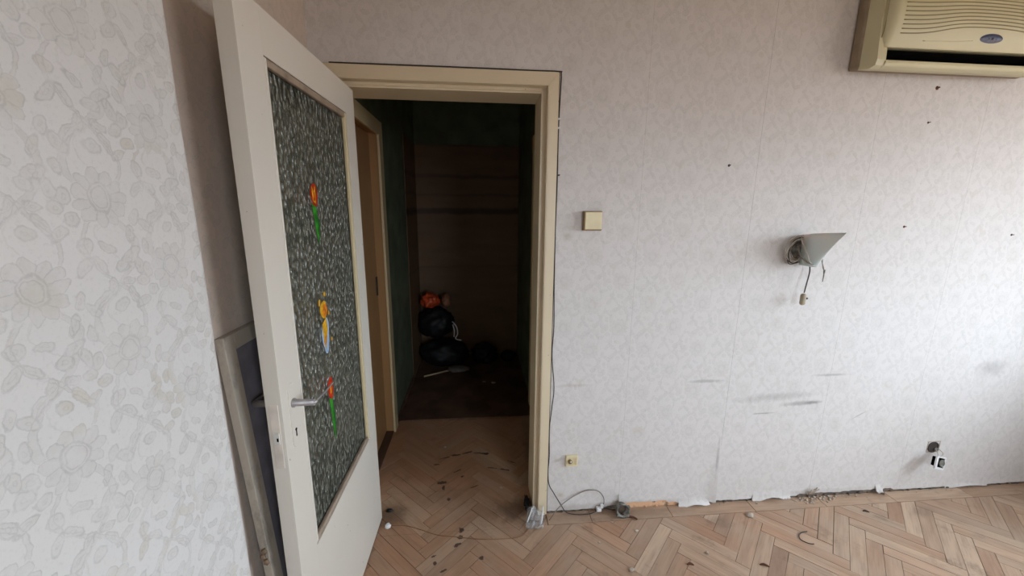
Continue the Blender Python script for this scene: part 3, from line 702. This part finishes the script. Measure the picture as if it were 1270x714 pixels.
for q in (((2.495, -.006, .258), (2.475, -.035, .248), (2.450, -.055, .248)), ((2.508, -.006, .260), (2.505, -.035, .25), (2.468, -.054, .244))):
    bm = bmesh.new(); tube(bm, q, .0018, 6, 8); link('wire', bm, M_CABW, hs)

# ---- wall lamp
lamp = empty('wall_lamp', (1.53, 0, 1.36), 'frosted cone wall lamp with its grey cord wound round it', 'lamp')
bm = bmesh.new(); lathe(bm, [(.046, 0), (.046, .006), (.036, .014), (.030, .030)], 28, T(1.515, 0, 1.352) @ RX(PI/2)); link('wall_plate', bm, M_ZINC, lamp)
bm = bmesh.new(); K = 36; rows = []
def shade_pt(t, v):        # t round the shade, v 0 bottom .. 1 rim
    # rim outline: pointed leaf reaching into the room ; bottom outline: small oval
    s = t/(2*PI)
    if s < .5: q = s/.5; rx_ = -.060*math.cos(0)*(math.sin(PI*(1-q)**.9*.5+0)) if False else None
    ang = t
    c_, s_ = math.cos(ang), math.sin(ang)
    rimx = .058*s_*(1-.35*max(0, -c_)); rimy = -.102+.088*c_-.012*(1-abs(c_)) if c_ > 0 else -.102+.108*c_
    if c_ < 0: rimx = .058*s_*(1-abs(c_)**1.6)
    bx, by = .036*s_, -.050+.036*c_
    e = v**1.15
    x = 1.522+bx*(1-e)+rimx*e + .0; y = by*(1-e)+rimy*e
    z = 1.281+.006*(1-abs(c_))*(1-v)+(1.432-1.281)*v+(-.012*c_*v if c_ > 0 else .010*abs(c_)*v)
    return (x, min(y, -.006), z)
V = [0, .04, .1, .2, .32, .45, .6, .75, .88, 1]
for v in V: rows.append([bm.verts.new(shade_pt(2*PI*i/K, v)) for i in range(K)])
for a in range(len(V)-1):
    for i in range(K):
        f = bm.faces.new((rows[a][i], rows[a][(i+1) % K], rows[a+1][(i+1) % K], rows[a+1][i])); f.smooth = True
bm.faces.new(rows[0][::-1])
so_ = link('lamp_shade', bm, M_SHADE, lamp); md = so_.modifiers.new('solid', 'SOLIDIFY'); md.thickness = .003; md.offset = -1
for i in range(4):
    a = (.5, 2.2, 3.7, 5.3)[i]; bm = bmesh.new()
    lathe(bm, [(.0045, -.001), (.004, .004)], 10, T(1.515-.040*math.cos(a)*.9, -.008, 1.352+.038*math.sin(a)) @ RX(PI/2)); link('screw', bm, M_CABD, lamp)
for i in range(9):            # cord wound round the neck
    bm = bmesh.new(); cx_, cz_ = 1.486-.004*i+random.uniform(-.006, .006), 1.352+random.uniform(-.012, .012); ra, rb = .036+.009*(i % 3), .050+.009*(i % 2); yy0 = -.014-.005*i
    tube(bm, [(cx_+ra*math.cos(t)+.012*math.sin(t), yy0-.006*math.sin(t*2+i), cz_+rb*math.sin(t)) for t in [2*PI*j/16 for j in range(17)]], .0018, 6, 3); link('wound_cord', bm, (M_CABLE, M_CABD, M_CABW)[i % 3], lamp)
bm = bmesh.new(); tube(bm, [(1.480, -.035, 1.420), (1.462, -.066, 1.390), (1.470, -.088, 1.348), (1.495, -.090, 1.300), (1.530, -.078, 1.310), (1.565, -.050, 1.330)], .0026, 8, 8); link('cord', bm, M_CABW, lamp)
bm = bmesh.new(); tube(bm, [(1.468, -.040, 1.372), (1.465, -.060, 1.335), (1.478, -.082, 1.308), (1.508, -.090, 1.296), (1.545, -.075, 1.306), (1.568, -.048, 1.332)], .0032, 8, 8); link('cord', bm, M_CABLE, lamp)
bm = bmesh.new(); tube(bm, [(1.545, -.030, 1.296), (1.540, -.045, 1.255), (1.530, -.050, 1.20), (1.523, -.052, 1.155)], .0027, 8, 8); link('hanging_cord', bm, M_CABD, lamp)
bm = bmesh.new(); box(bm, 1.507, 1.531, -.066, -.044, 1.096, 1.152, .0105, 5); c_ = link('inline_switch', bm, plain('cord_switch_beige', c4(166, 154, 130), .5), lamp, True); c_['label'] = 'beige inline cord switch'
bm = bmesh.new(); lathe(bm, [(.005, 0), (.005, .008)], 10, T(1.532, -.055, 1.128) @ RY(PI/2)); link('switch_wheel', bm, M_CABD, c_)
bm = bmesh.new(); tube(bm, [(1.585, -.046, 1.325), (1.597, -.046, 1.290), (1.607, -.046, 1.268), (1.612, -.046, 1.245)], .0020, 6, 6); tube(bm, [(1.590, -.048, 1.318), (1.594, -.050, 1.285), (1.603, -.048, 1.265)], .0016, 6, 6); link('bare_wire', bm, M_CABLE, lamp)
bm = bmesh.new(); tube(bm, [(1.612, -.046, 1.262), (1.613, -.046, 1.235), (1.612, -.046, 1.205)], lambda t: .0045-.003*t, 8, 4); link('wire_connector', bm, M_ZINC, lamp)

# ---- air conditioner
ac = empty('air_conditioner', (2.01, 0, 2.10), 'aged cream split air conditioner high on the wall at the right', 'air conditioner')
AX0, AX1 = 1.602, 2.425
part('back_chassis', [(AX0, AX1, -.050, -.001, 2.118, 2.420)], M_ACD, ac, .010)
# body with outlet: cheeks, lower lip, inner duct
def prof(bm, pts, x0, x1): prism(bm, [(x0, y, z) for y, z in pts], (x1-x0, 0, 0))
def ac_end(x_in, x_out):     # cheek, front tapers inwards
    bm = bmesh.new()
    P = [(-.046, 2.112), (-.086, 2.106), (-.106, 2.114), (-.110, 2.134), (-.106, 2.20), (-.102, 2.30), (-.098, 2.424), (-.046, 2.424)]
    sgn = 1 if x_out < x_in else -1
    a = [bm.verts.new((x_out+sgn*(max(0, (-y-.05))*.22), y, z)) for y, z in P]; b = [bm.verts.new((x_in, y+.002, z)) for y, z in P]
    bm.faces.new(a); bm.faces.new(b[::-1])
    for i in range(len(P)): bm.faces.new((a[i], a[(i+1) % len(P)], b[(i+1) % len(P)], b[i]))
    bmesh.ops.bevel(bm, geom=[e for e in bm.edges if len(e.link_faces) == 2 and e.calc_face_angle(0) > .9], offset=.006, segments=3, affect='EDGES')
    link('end_cheek', bm, M_AC, ac)
ac_end(AX0+.060, AX0+.006); ac_end(AX1-.060, AX1-.006)
bm = bmesh.new(); prof(bm, [(-.046, 2.112), (-.086, 2.106), (-.106, 2.113), (-.112, 2.124), (-.110, 2.133), (-.100, 2.136), (-.046, 2.128)], AX0+.058, AX1-.058)
bmesh.ops.bevel(bm, geom=[e for e in bm.edges if abs(e.verts[0].co.x-e.verts[1].co.x) > .1], offset=.002, segments=2, affect='EDGES'); link('bottom_lip', bm, M_AC, ac)
part('air_outlet', [(AX0+.056, AX1-.056, -.070, -.048, 2.125, 2.20)], M_BLACK, ac, 0)
bm = bmesh.new(); prof(bm, [(-.072, 2.150), (-.098, 2.170), (-.098, 2.173), (-.072, 2.155)], AX0+.07, AX1-.07); link('outlet_vane', bm, M_BLACK, ac)
for i in range(0):
    bm = bmesh.new(); xx = AX0+.10+i*.042; prof(bm, [(-.071, 2.140), (-.090, 2.145), (-.090, 2.170), (-.071, 2.175)], xx, xx+.002); link('outlet_fin', bm, M_BLACK, ac)
# front panel, curved, louvre grooves
def fy(z): return -.108-.022*math.sin(min(1, max(0, (z-2.182)/.16))*PI/2)**.8-.006*math.sin(min(1, max(0, (z-2.18)/.25))*PI)
bm = bmesh.new(); zz = [2.180, 2.184, 2.190, 2.20, 2.215, 2.235, 2.26, 2.29, 2.32, 2.35, 2.38, 2.40, 2.424]; PX0, PX1 = AX0+.026, AX1-.026
nx = 40; rows = []
for z in zz:
    row = []
    for i in range(nx+1):
        s = i/nx; x = PX0+(PX1-PX0)*s; e = min(s, 1-s)*(PX1-PX0); rd = min(1, e/.022); y = fy(z)+.020*(1-math.sqrt(max(0, 1-(1-rd)**2)))
        zq = z+ (.010*(1-rd)**2 if z < 2.2 else 0)
        row.append(bm.verts.new((x, y, zq)))
    rows.append(row)
for a in range(len(zz)-1):
    for i in range(nx):
        f = bm.faces.new((rows[a][i], rows[a][i+1], rows[a+1][i+1], rows[a+1][i])); f.smooth = True
back = [[bm.verts.new((v.co.x, -.060, v.co.z)) for v in r] for r in (rows[0], rows[-1])]
for i in range(nx): bm.faces.new((rows[0][i+1], rows[0][i], back[0][i], back[0][i+1])); bm.faces.new((rows[-1][i], rows[-1][i+1], back[1][i+1], back[1][i]))
lft = [bm.verts.new((PX0, -.060, r[0].co.z)) for r in rows]; rgt = [bm.verts.new((PX1, -.060, r[-1].co.z)) for r in rows]
for a in range(len(rows)-1): bm.faces.new((rows[a][0], rows[a+1][0], lft[a+1], lft[a])); bm.faces.new((rows[a+1][-1], rows[a][-1], rgt[a], rgt[a+1]))
fpn = link('front_panel', bm, M_AC, ac)
bm = bmesh.new(); tube(bm, [(PX0+.001, fy(2.3)+.024, 2.424), (PX0+.001, fy(2.3)+.024, 2.25), (PX0-.0005, -.100, 2.20), (PX0+.012, -.104, 2.184)], .0014, 6, 6); link('panel_seam', bm, M_ACG, fpn)
for gI in range(14):
    bm = bmesh.new(); pts = []; amp = .034*(1-gI/10.0) if gI < 10 else 0
    for i in range(41):
        x = 1.688-.010*gI/8+(2.335-1.688)*i/40; bell = 1/(1+math.exp(-(x-1.87)*22))*(1-1/(1+math.exp(-(x-2.30)*16)))
        z = 2.2265+.0148*gI+amp*bell+.0045*math.sin((x-1.7)*6)*(gI/8)
        if z < 2.418: pts.append((x, fy(z)-.0002, z))
    if len(pts) > 4: tube(bm, pts, .0019, 6, 0); link('louvre_groove', bm, M_ACG, fpn)
# blue oval emblem, pale line running into it, illegible dark marks
def onp(x, z, o=0): return (x, fy(z)-o, z)
ex, ez = 2.100, 2.222
bm = bmesh.new(); ctr = bm.verts.new(onp(ex, ez, .004)); rg = []
for i in range(32):
    t = 2*PI*i/32; rg.append(bm.verts.new(onp(ex+.052*math.cos(t), ez+.0185*math.sin(t)*(1-.25*(math.sin(t) < 0)), .0005)))
mid = [bm.verts.new((v.co+(ctr.co-v.co)*.3)+Vector((0, -.0022, 0))) for v in rg]
for i in range(32):
    j = (i+1) % 32; bm.faces.new((rg[i], rg[j], mid[j], mid[i])).smooth = True; bm.faces.new((mid[i], mid[j], ctr)).smooth = True
em = link('oval_emblem', bm, M_BLUE, fpn); em['label'] = 'small blue oval emblem'
for q, a, b in ((-.014, .0045, .003), (.001, .006, .0042), (.018, .004, .0026), (.030, .0035, .0022)):
    bm = bmesh.new(); blob(bm, (ex+q, fy(ez)-.0046+.0022*abs(q)/.03, ez), (a, .0012, b), .2, 3, 2, seed=q*100); link('emblem_mark', bm, M_EMB2, em)
bm = bmesh.new(); tube(bm, [onp(1.80, 2.206, -.0006), onp(1.93, 2.208, -.0005), onp(2.02, 2.214, -.0004)], .0016, 6, 6); link('raised_line', bm, M_AC, fpn)

# ================================================================== CABLES AND LITTER
def thing_tube(name, pts, r, mat, label, cat, sub=6, seg=7):
    bm = bmesh.new(); tube(bm, pts, r, seg, sub); return tag(link(name, bm, mat), label, cat)
cb = thing_tube('door_frame_cable', [(-.560, -.006, 2.0745), (-.3, -.0065, 2.0750), (0, -.006, 2.0755), (.20, -.006, 2.0745), (.335, -.006, 2.0745), (.3475, -.006, 2.066), (.3465, -.006, 2.00), (.3425, -.006, 1.85), (.3440, -.006, 1.65), (.3425, -.006, 1.45), (.3445, -.006, 1.2), (.349, -.007, 1.0), (.344, -.006, .86),
                                 (.358, -.009, .70), (.352, -.007, .60), (.3435, -.006, .50), (.3435, -.006, .42), (.346, -.006, .33), (.342, -.006, .24), (.349, -.008, .17), (.372, -.010, .125), (.412, -.016, .055), (.44, -.022, .015), (.49, -.030, .006), (.555, -.032, .006), (.595, -.020, .010), (.610, -.010, .020)], .0023, M_CABD,
                'dark thin cable running over and down the door casing to the floor', 'cable')
for zz in (1.855, 1.89): part('cable_clip', [(.340, .350, -.010, -.001, zz, zz+.008)], M_WHITEP, cb, .001)
thing_tube('loop_cable', [(.345, -.060, .010), (.40, -.030, .055), (.47, -.012, .094), (.54, -.010, .125), (.600, -.010, .120), (.632, -.010, .085), (.638, -.012, .050), (.628, -.014, .034)], .0023, M_CABLE,
           'grey cable looping up the wall foot beside the casing', 'cable')
thing_tube('wall_foot_cable', [(.63, -.010, .022), (.67, -.018, .012), (.71, -.020, .010), (.74, -.018, .012)], .003, M_CABD, 'short dark cable between the connector and the round box', 'cable')
bm = bmesh.new(); box(bm, .598, .622, -.030, -.006, .010, .028, .003); box(bm, .618, .634, -.022, -.010, .022, .044, .003); tag(link('cable_connector', bm, M_WHITEP), 'white cable connector block at the wall foot', 'connector')
fc = thing_tube('floor_wire', [(.250, -.085, .006), (.20, -.135, .003), (.12, -.145, .003), (0, -.138, .003), (-.10, -.118, .003), (-.20, -.098, .003), (-.28, -.062, .003), (-.36, -.030, .003), (-.42, -.025, .004), (-.438, -.030, .008)], .0020, plain('tan_wire', c4(150, 112, 82), .6),
           'thin tan wire lying across the doorway parquet', 'wire')
bm = bmesh.new(); blob(bm, (-.446, -.035, .013), (.014, .013, .012), .35, 4, 3, .001, 2); tag(link('plaster_lump', bm, M_WHITEP), 'small white lump at the door end of the floor wire', 'debris')
# crumpled clear film
bm = bmesh.new(); random.seed(21); g_ = {}
for i in range(9):
    for j in range(9):
        s, t = i/8, j/8; x = .222+.085*s+.02*t; y = -.10+.085*t-.01*s
        z = .006+.050*t*t*(.6+.4*math.sin(s*5))+.014*noise.noise(Vector((s*5, t*5, 1)))+.010*abs(math.sin(s*9+t*4))
        g_[i, j] = bm.verts.new((x, y, max(.003, z)))
for i in range(8):
    for j in range(8): bm.faces.new((g_[i, j], g_[i+1, j], g_[i+1, j+1], g_[i, j+1]))
o = tag(link('plastic_wrapper', bm, M_FILM), 'crumpled clear plastic wrapper at the foot of the right casing', 'wrapper'); md = o.modifiers.new('s', 'SOLIDIFY'); md.thickness = .0012
for q in (((.232, -.075, .022), (.262, -.030, .060)), ((.300, -.082, .012), (.318, -.030, .066))):
    bm = bmesh.new(); tube(bm, [q[0], ((Vector(q[0])+Vector(q[1]))/2)+Vector((0, -.006, .006)), q[1]], .0032, 6, 4); link('folded_edge', bm, M_WHITEP, o)
# round junction box lying against the wall foot
jb = empty('junction_box', (.722, -.045, 0), 'old round metal junction box lying at the wall foot', 'junction box')
J = T(.722, -.046, .0335) @ RX(PI/2-.25)
bm = bmesh.new(); lathe(bm, [(.0, -.020), (.026, -.020), (.030, -.017), (.033, .012), (.036, .014), (.036, .017), (.026, .017), (.025, -.012), (0, -.012)], 28, J); link('ring_body', bm, M_ZINC, jb)
bm = bmesh.new(); lathe(bm, [(.0, -.0118), (.0245, -.0118), (.0245, -.010), (0, -.010)], 24, J); link('inner_disc', bm, plain('dusty_brown', c4(110, 92, 80), .8), jb)
for a in (.5, 2.3, 3.8, 5.5):
    bm = bmesh.new(); box(bm, -.006, .006, -.005, .005, .006, .018, .001); bmesh.ops.transform(bm, matrix=J @ RZ(a) @ T(.0355, 0, 0), verts=bm.verts); link('lug', bm, M_ZINC, jb)
bm = bmesh.new(); tube(bm, [(.718, -.048, .006), (.745, -.062, .006), (.775, -.075, .008), (.787, -.088, .007)], lambda t: .006-.002*t, 8, 5); tag(link('cable_stub', bm, M_RUST), 'short brown cable stub lying in front of the round junction box', 'cable')
bm = bmesh.new(); tube(bm, [(.718, -.006, .040), (.716, -.008, .066), (.7155, -.007, .090)], lambda t: .005-.0035*t, 7, 4); tag(link('paper_spike', bm, M_CABW), 'small pale torn spike above the round junction box', 'debris')
# dark smudge block behind wrapper, black rag tip by the jamb
bm = bmesh.new(); blob(bm, (.246, .050, .022), (.014, .045, .022), .6, 5, 3, .001, 4); tag(link('black_smudge', bm, M_BAG), 'black smudge shaped as a lump behind the wrapper at the casing foot', 'rag')
bm = bmesh.new(); blob(bm, (-.462, .075, .004), (.016, .010, .006), .8, 6, 3, .001, 8); tag(link('dirt_clump', bm, M_BAG), 'black clump of dirt by the hinge side of the door', 'dirt')
# C-shaped dark fibre and slivers
thing_tube('hair_tie', [(1.585, -.222, .003), (1.555, -.225, .003), (1.530, -.238, .003), (1.515, -.262, .004), (1.530, -.282, .003), (1.545, -.290, .003), (1.558, -.291, .003)], .0022, M_CABD, 'dark C-shaped thread lying on the parquet', 'thread')
sl = [((1.225, -.372), (1.262, -.385), M_RUST, 'brown splinter on the parquet, front centre right'), ((1.985, -.125), (2.012, -.135), M_CABD, 'dark splinter near the border boards'), ((.905, -.345), (.935, -.35), M_RUST, 'brown splinter on the parquet left of centre')]
for a, b, mt, lab in sl:
    bm = bmesh.new(); tube(bm, [(a[0], a[1], .004), ((a[0]+b[0])/2, (a[1]+b[1])/2+.004, .006), (b[0], b[1], .003)], lambda t: .004*math.sin(PI*(t*.9+.05))+.001, 6, 4); tag(link('wood_splinter', bm, mt), lab, 'splinter', 'splinters on the parquet')
for (x, y, s, lab) in ((.755, -.150, .010, 'curled white chip in front of the junction box'), (1.028, -.295, .009, 'white chip on a dark parquet block'), (1.375, -.105, .020, 'grey plaster chunk against the border boards'), (.652, -.350, .014, 'pale round flake at the bottom of the view'), (.555, -.20, .007, 'tiny pale crumb left of the junction box'), (.12, .20, .009, 'white crumb in the doorway'), (-.22, .60, .008, 'pale crumb in the hall'), (1.100, -.010, .008, 'orange crumb below the torn flap')):
    bm = bmesh.new(); blob(bm, (x, y, s*.35), (s, s*.75, s*.45), .6, 4, 2, .0005, x*10); tag(link('plaster_chip', bm, M_CRUMB), lab, 'chip', 'plaster chips on the floor')
# rubble at the wall foot
bm = bmesh.new()
random.seed(5)
for i in range(70):
    x = random.gauss(1.80, .09); s = random.uniform(.0015, .007)
    blob(bm, (x, -.008-abs(random.gauss(0, .018)), s*.5), (s*1.2, s, s*.7), .6, 4, 1, .0003, i)
tag(link('plaster_rubble', bm, M_CRUMB), 'loose plaster rubble at the wall foot below the scuff marks', 'rubble', kind='stuff')
bm = bmesh.new()
for i in range(5): tube(bm, [(1.775+i*.008, -.010, .02), (1.772+i*.010+random.uniform(-.008, .008), -.020, .045), (1.77+i*.014, -.024, .065+random.uniform(-.012, .01))], .0028, 5, 3)
tag(link('torn_paper_tuft', bm, M_CRUMB), 'ragged tuft of torn paper standing above the rubble', 'paper')
bm = bmesh.new()
for i in range(60):
    x = random.uniform(.5, 3.2); s = random.uniform(.001, .004); blob(bm, (x, -.004-abs(random.gauss(0, .012)), s*.4), (s*1.5, s, s*.6), .5, 4, 1, .0003, i)
tag(link('wall_foot_crumbs', bm, M_CRUMB), 'fine crumbs scattered along the foot of the back wall', 'crumbs', kind='stuff')

# ================================================================== CLUTTER AT THE END OF THE HALL
bm = bmesh.new(); blob(bm, (-.34, 2.00, .125), (.235, .17, .136), .18, 4, 4, .003, 1); tag(link('bin_bag', bm, M_BAG), 'wide black bag lowest in the hall pile', 'bag')
bm = bmesh.new(); blob(bm, (-.41, 2.02, .428), (.17, .15, .150), .20, 4, 4, .285, 2); bg_ = tag(link('bin_bag', bm, M_BAG), 'upright black bag standing on the wide bag in the hall', 'bag')
bm = bmesh.new(); tube(bm, [(-.245, 1.90, .47), (-.205, 1.885, .42), (-.195, 1.885, .35), (-.215, 1.89, .30), (-.16, 1.88, .285)], .006, 6, 5); tube(bm, [(-.24, 1.895, .44), (-.225, 1.885, .38), (-.23, 1.885, .32)], .006, 6, 5); link('strap', bm, M_WHITEP, bg_)['label'] = 'pale dangling strap'
bm = bmesh.new(); blob(bm, (-.46, 2.02, .65), (.085, .10, .075), .3, 4, 4, .590, 3); tag(link('orange_bag', bm, M_ORG), 'orange plastic bag on top of the black hall pile', 'bag')
bm = bmesh.new(); blob(bm, (-.305, 2.02, .65), (.045, .07, .066), .2, 4, 3, .590, 6); tag(link('tan_bag', bm, plain('tan_paper', c4(170, 120, 92), .6)), 'tan bag beside the orange one on the pile', 'bag')
bm = bmesh.new(); blob(bm, (.06, 2.07, .07), (.12, .12, .11), .3, 4, 4, .003, 5); tag(link('bin_bag', bm, M_BAG), 'flat black bag right of the pile against the boarding', 'bag')
bm = bmesh.new(); blob(bm, (.31, 2.09, .035), (.075, .09, .045), .3, 4, 3, .003, 7); tag(link('dark_cloth', bm, M_BAG), 'crumpled dark cloth in the right corner of the hall', 'cloth')
bm = bmesh.new(); blob(bm, (-.19, 1.82, .022), (.10, .06, .024), .5, 5, 3, .003, 9); tag(link('grey_rag', bm, plain('grey_rag_cloth', c4(120, 112, 106), .9)), 'grey rag on the hall floor at the end of the stick', 'rag')
bm = bmesh.new(); tube(bm, [(-.50, 1.69, .010), (-.28, 1.80, .014)], .008, 8, 0); tag(link('wooden_stick', bm, M_STICK), 'pale wooden stick on the hall floor before the bags', 'stick')
for (x, y, s, lab) in ((.134, 1.52, .02, 'small pale scrap on the dark hall floor'), (.05, 1.55, .015, 'tiny pink scrap on the dark hall floor')):
    bm = bmesh.new(); blob(bm, (x, y, s*.3), (s, s*.8, s*.35), .5, 4, 2, .003, x); tag(link('paper_scrap', bm, M_CRUMB), lab, 'scrap')

# ================================================================== WINDOW in the right wall (outside the frame)
win = empty('window_1', (XR, (WY0+WY1)/2, WZ0), 'tall white window in the right wall, outside the photograph', 'window', kind='structure')
fw = .05
part('window_frame', [(XR+.02, XR+.08, WY0, WY0+fw, WZ0, WZ1), (XR+.02, XR+.08, WY1-fw, WY1, WZ0, WZ1), (XR+.02, XR+.08, WY0+fw, WY1-fw, WZ0, WZ0+fw), (XR+.02, XR+.08, WY0+fw, WY1-fw, WZ1-fw, WZ1), (XR+.02, XR+.08, (WY0+WY1)/2-.03, (WY0+WY1)/2+.03, WZ0+fw, WZ1-fw)], M_WHITEP, win)
part('window_sill', [(XR-.18, XR+.02, WY0-.05, WY1+.05, WZ0-.03, WZ0)], M_WHITEP, win)

win2 = empty('added_window_2', ((FX0+FX1)/2, YB, FZ0), 'unseen white window added behind the camera to light the hall floor', 'window', kind='structure')
part('window_frame', [(FX0, FX0+fw, YB-.08, YB-.02, FZ0, FZ1), (FX1-fw, FX1, YB-.08, YB-.02, FZ0, FZ1), (FX0+fw, FX1-fw, YB-.08, YB-.02, FZ0, FZ0+fw), (FX0+fw, FX1-fw, YB-.08, YB-.02, FZ1-fw, FZ1)], M_WHITEP, win2)
part('window_sill', [(FX0-.05, FX1+.05, YB-.02, YB+.15, FZ0-.03, FZ0)], M_WHITEP, win2)
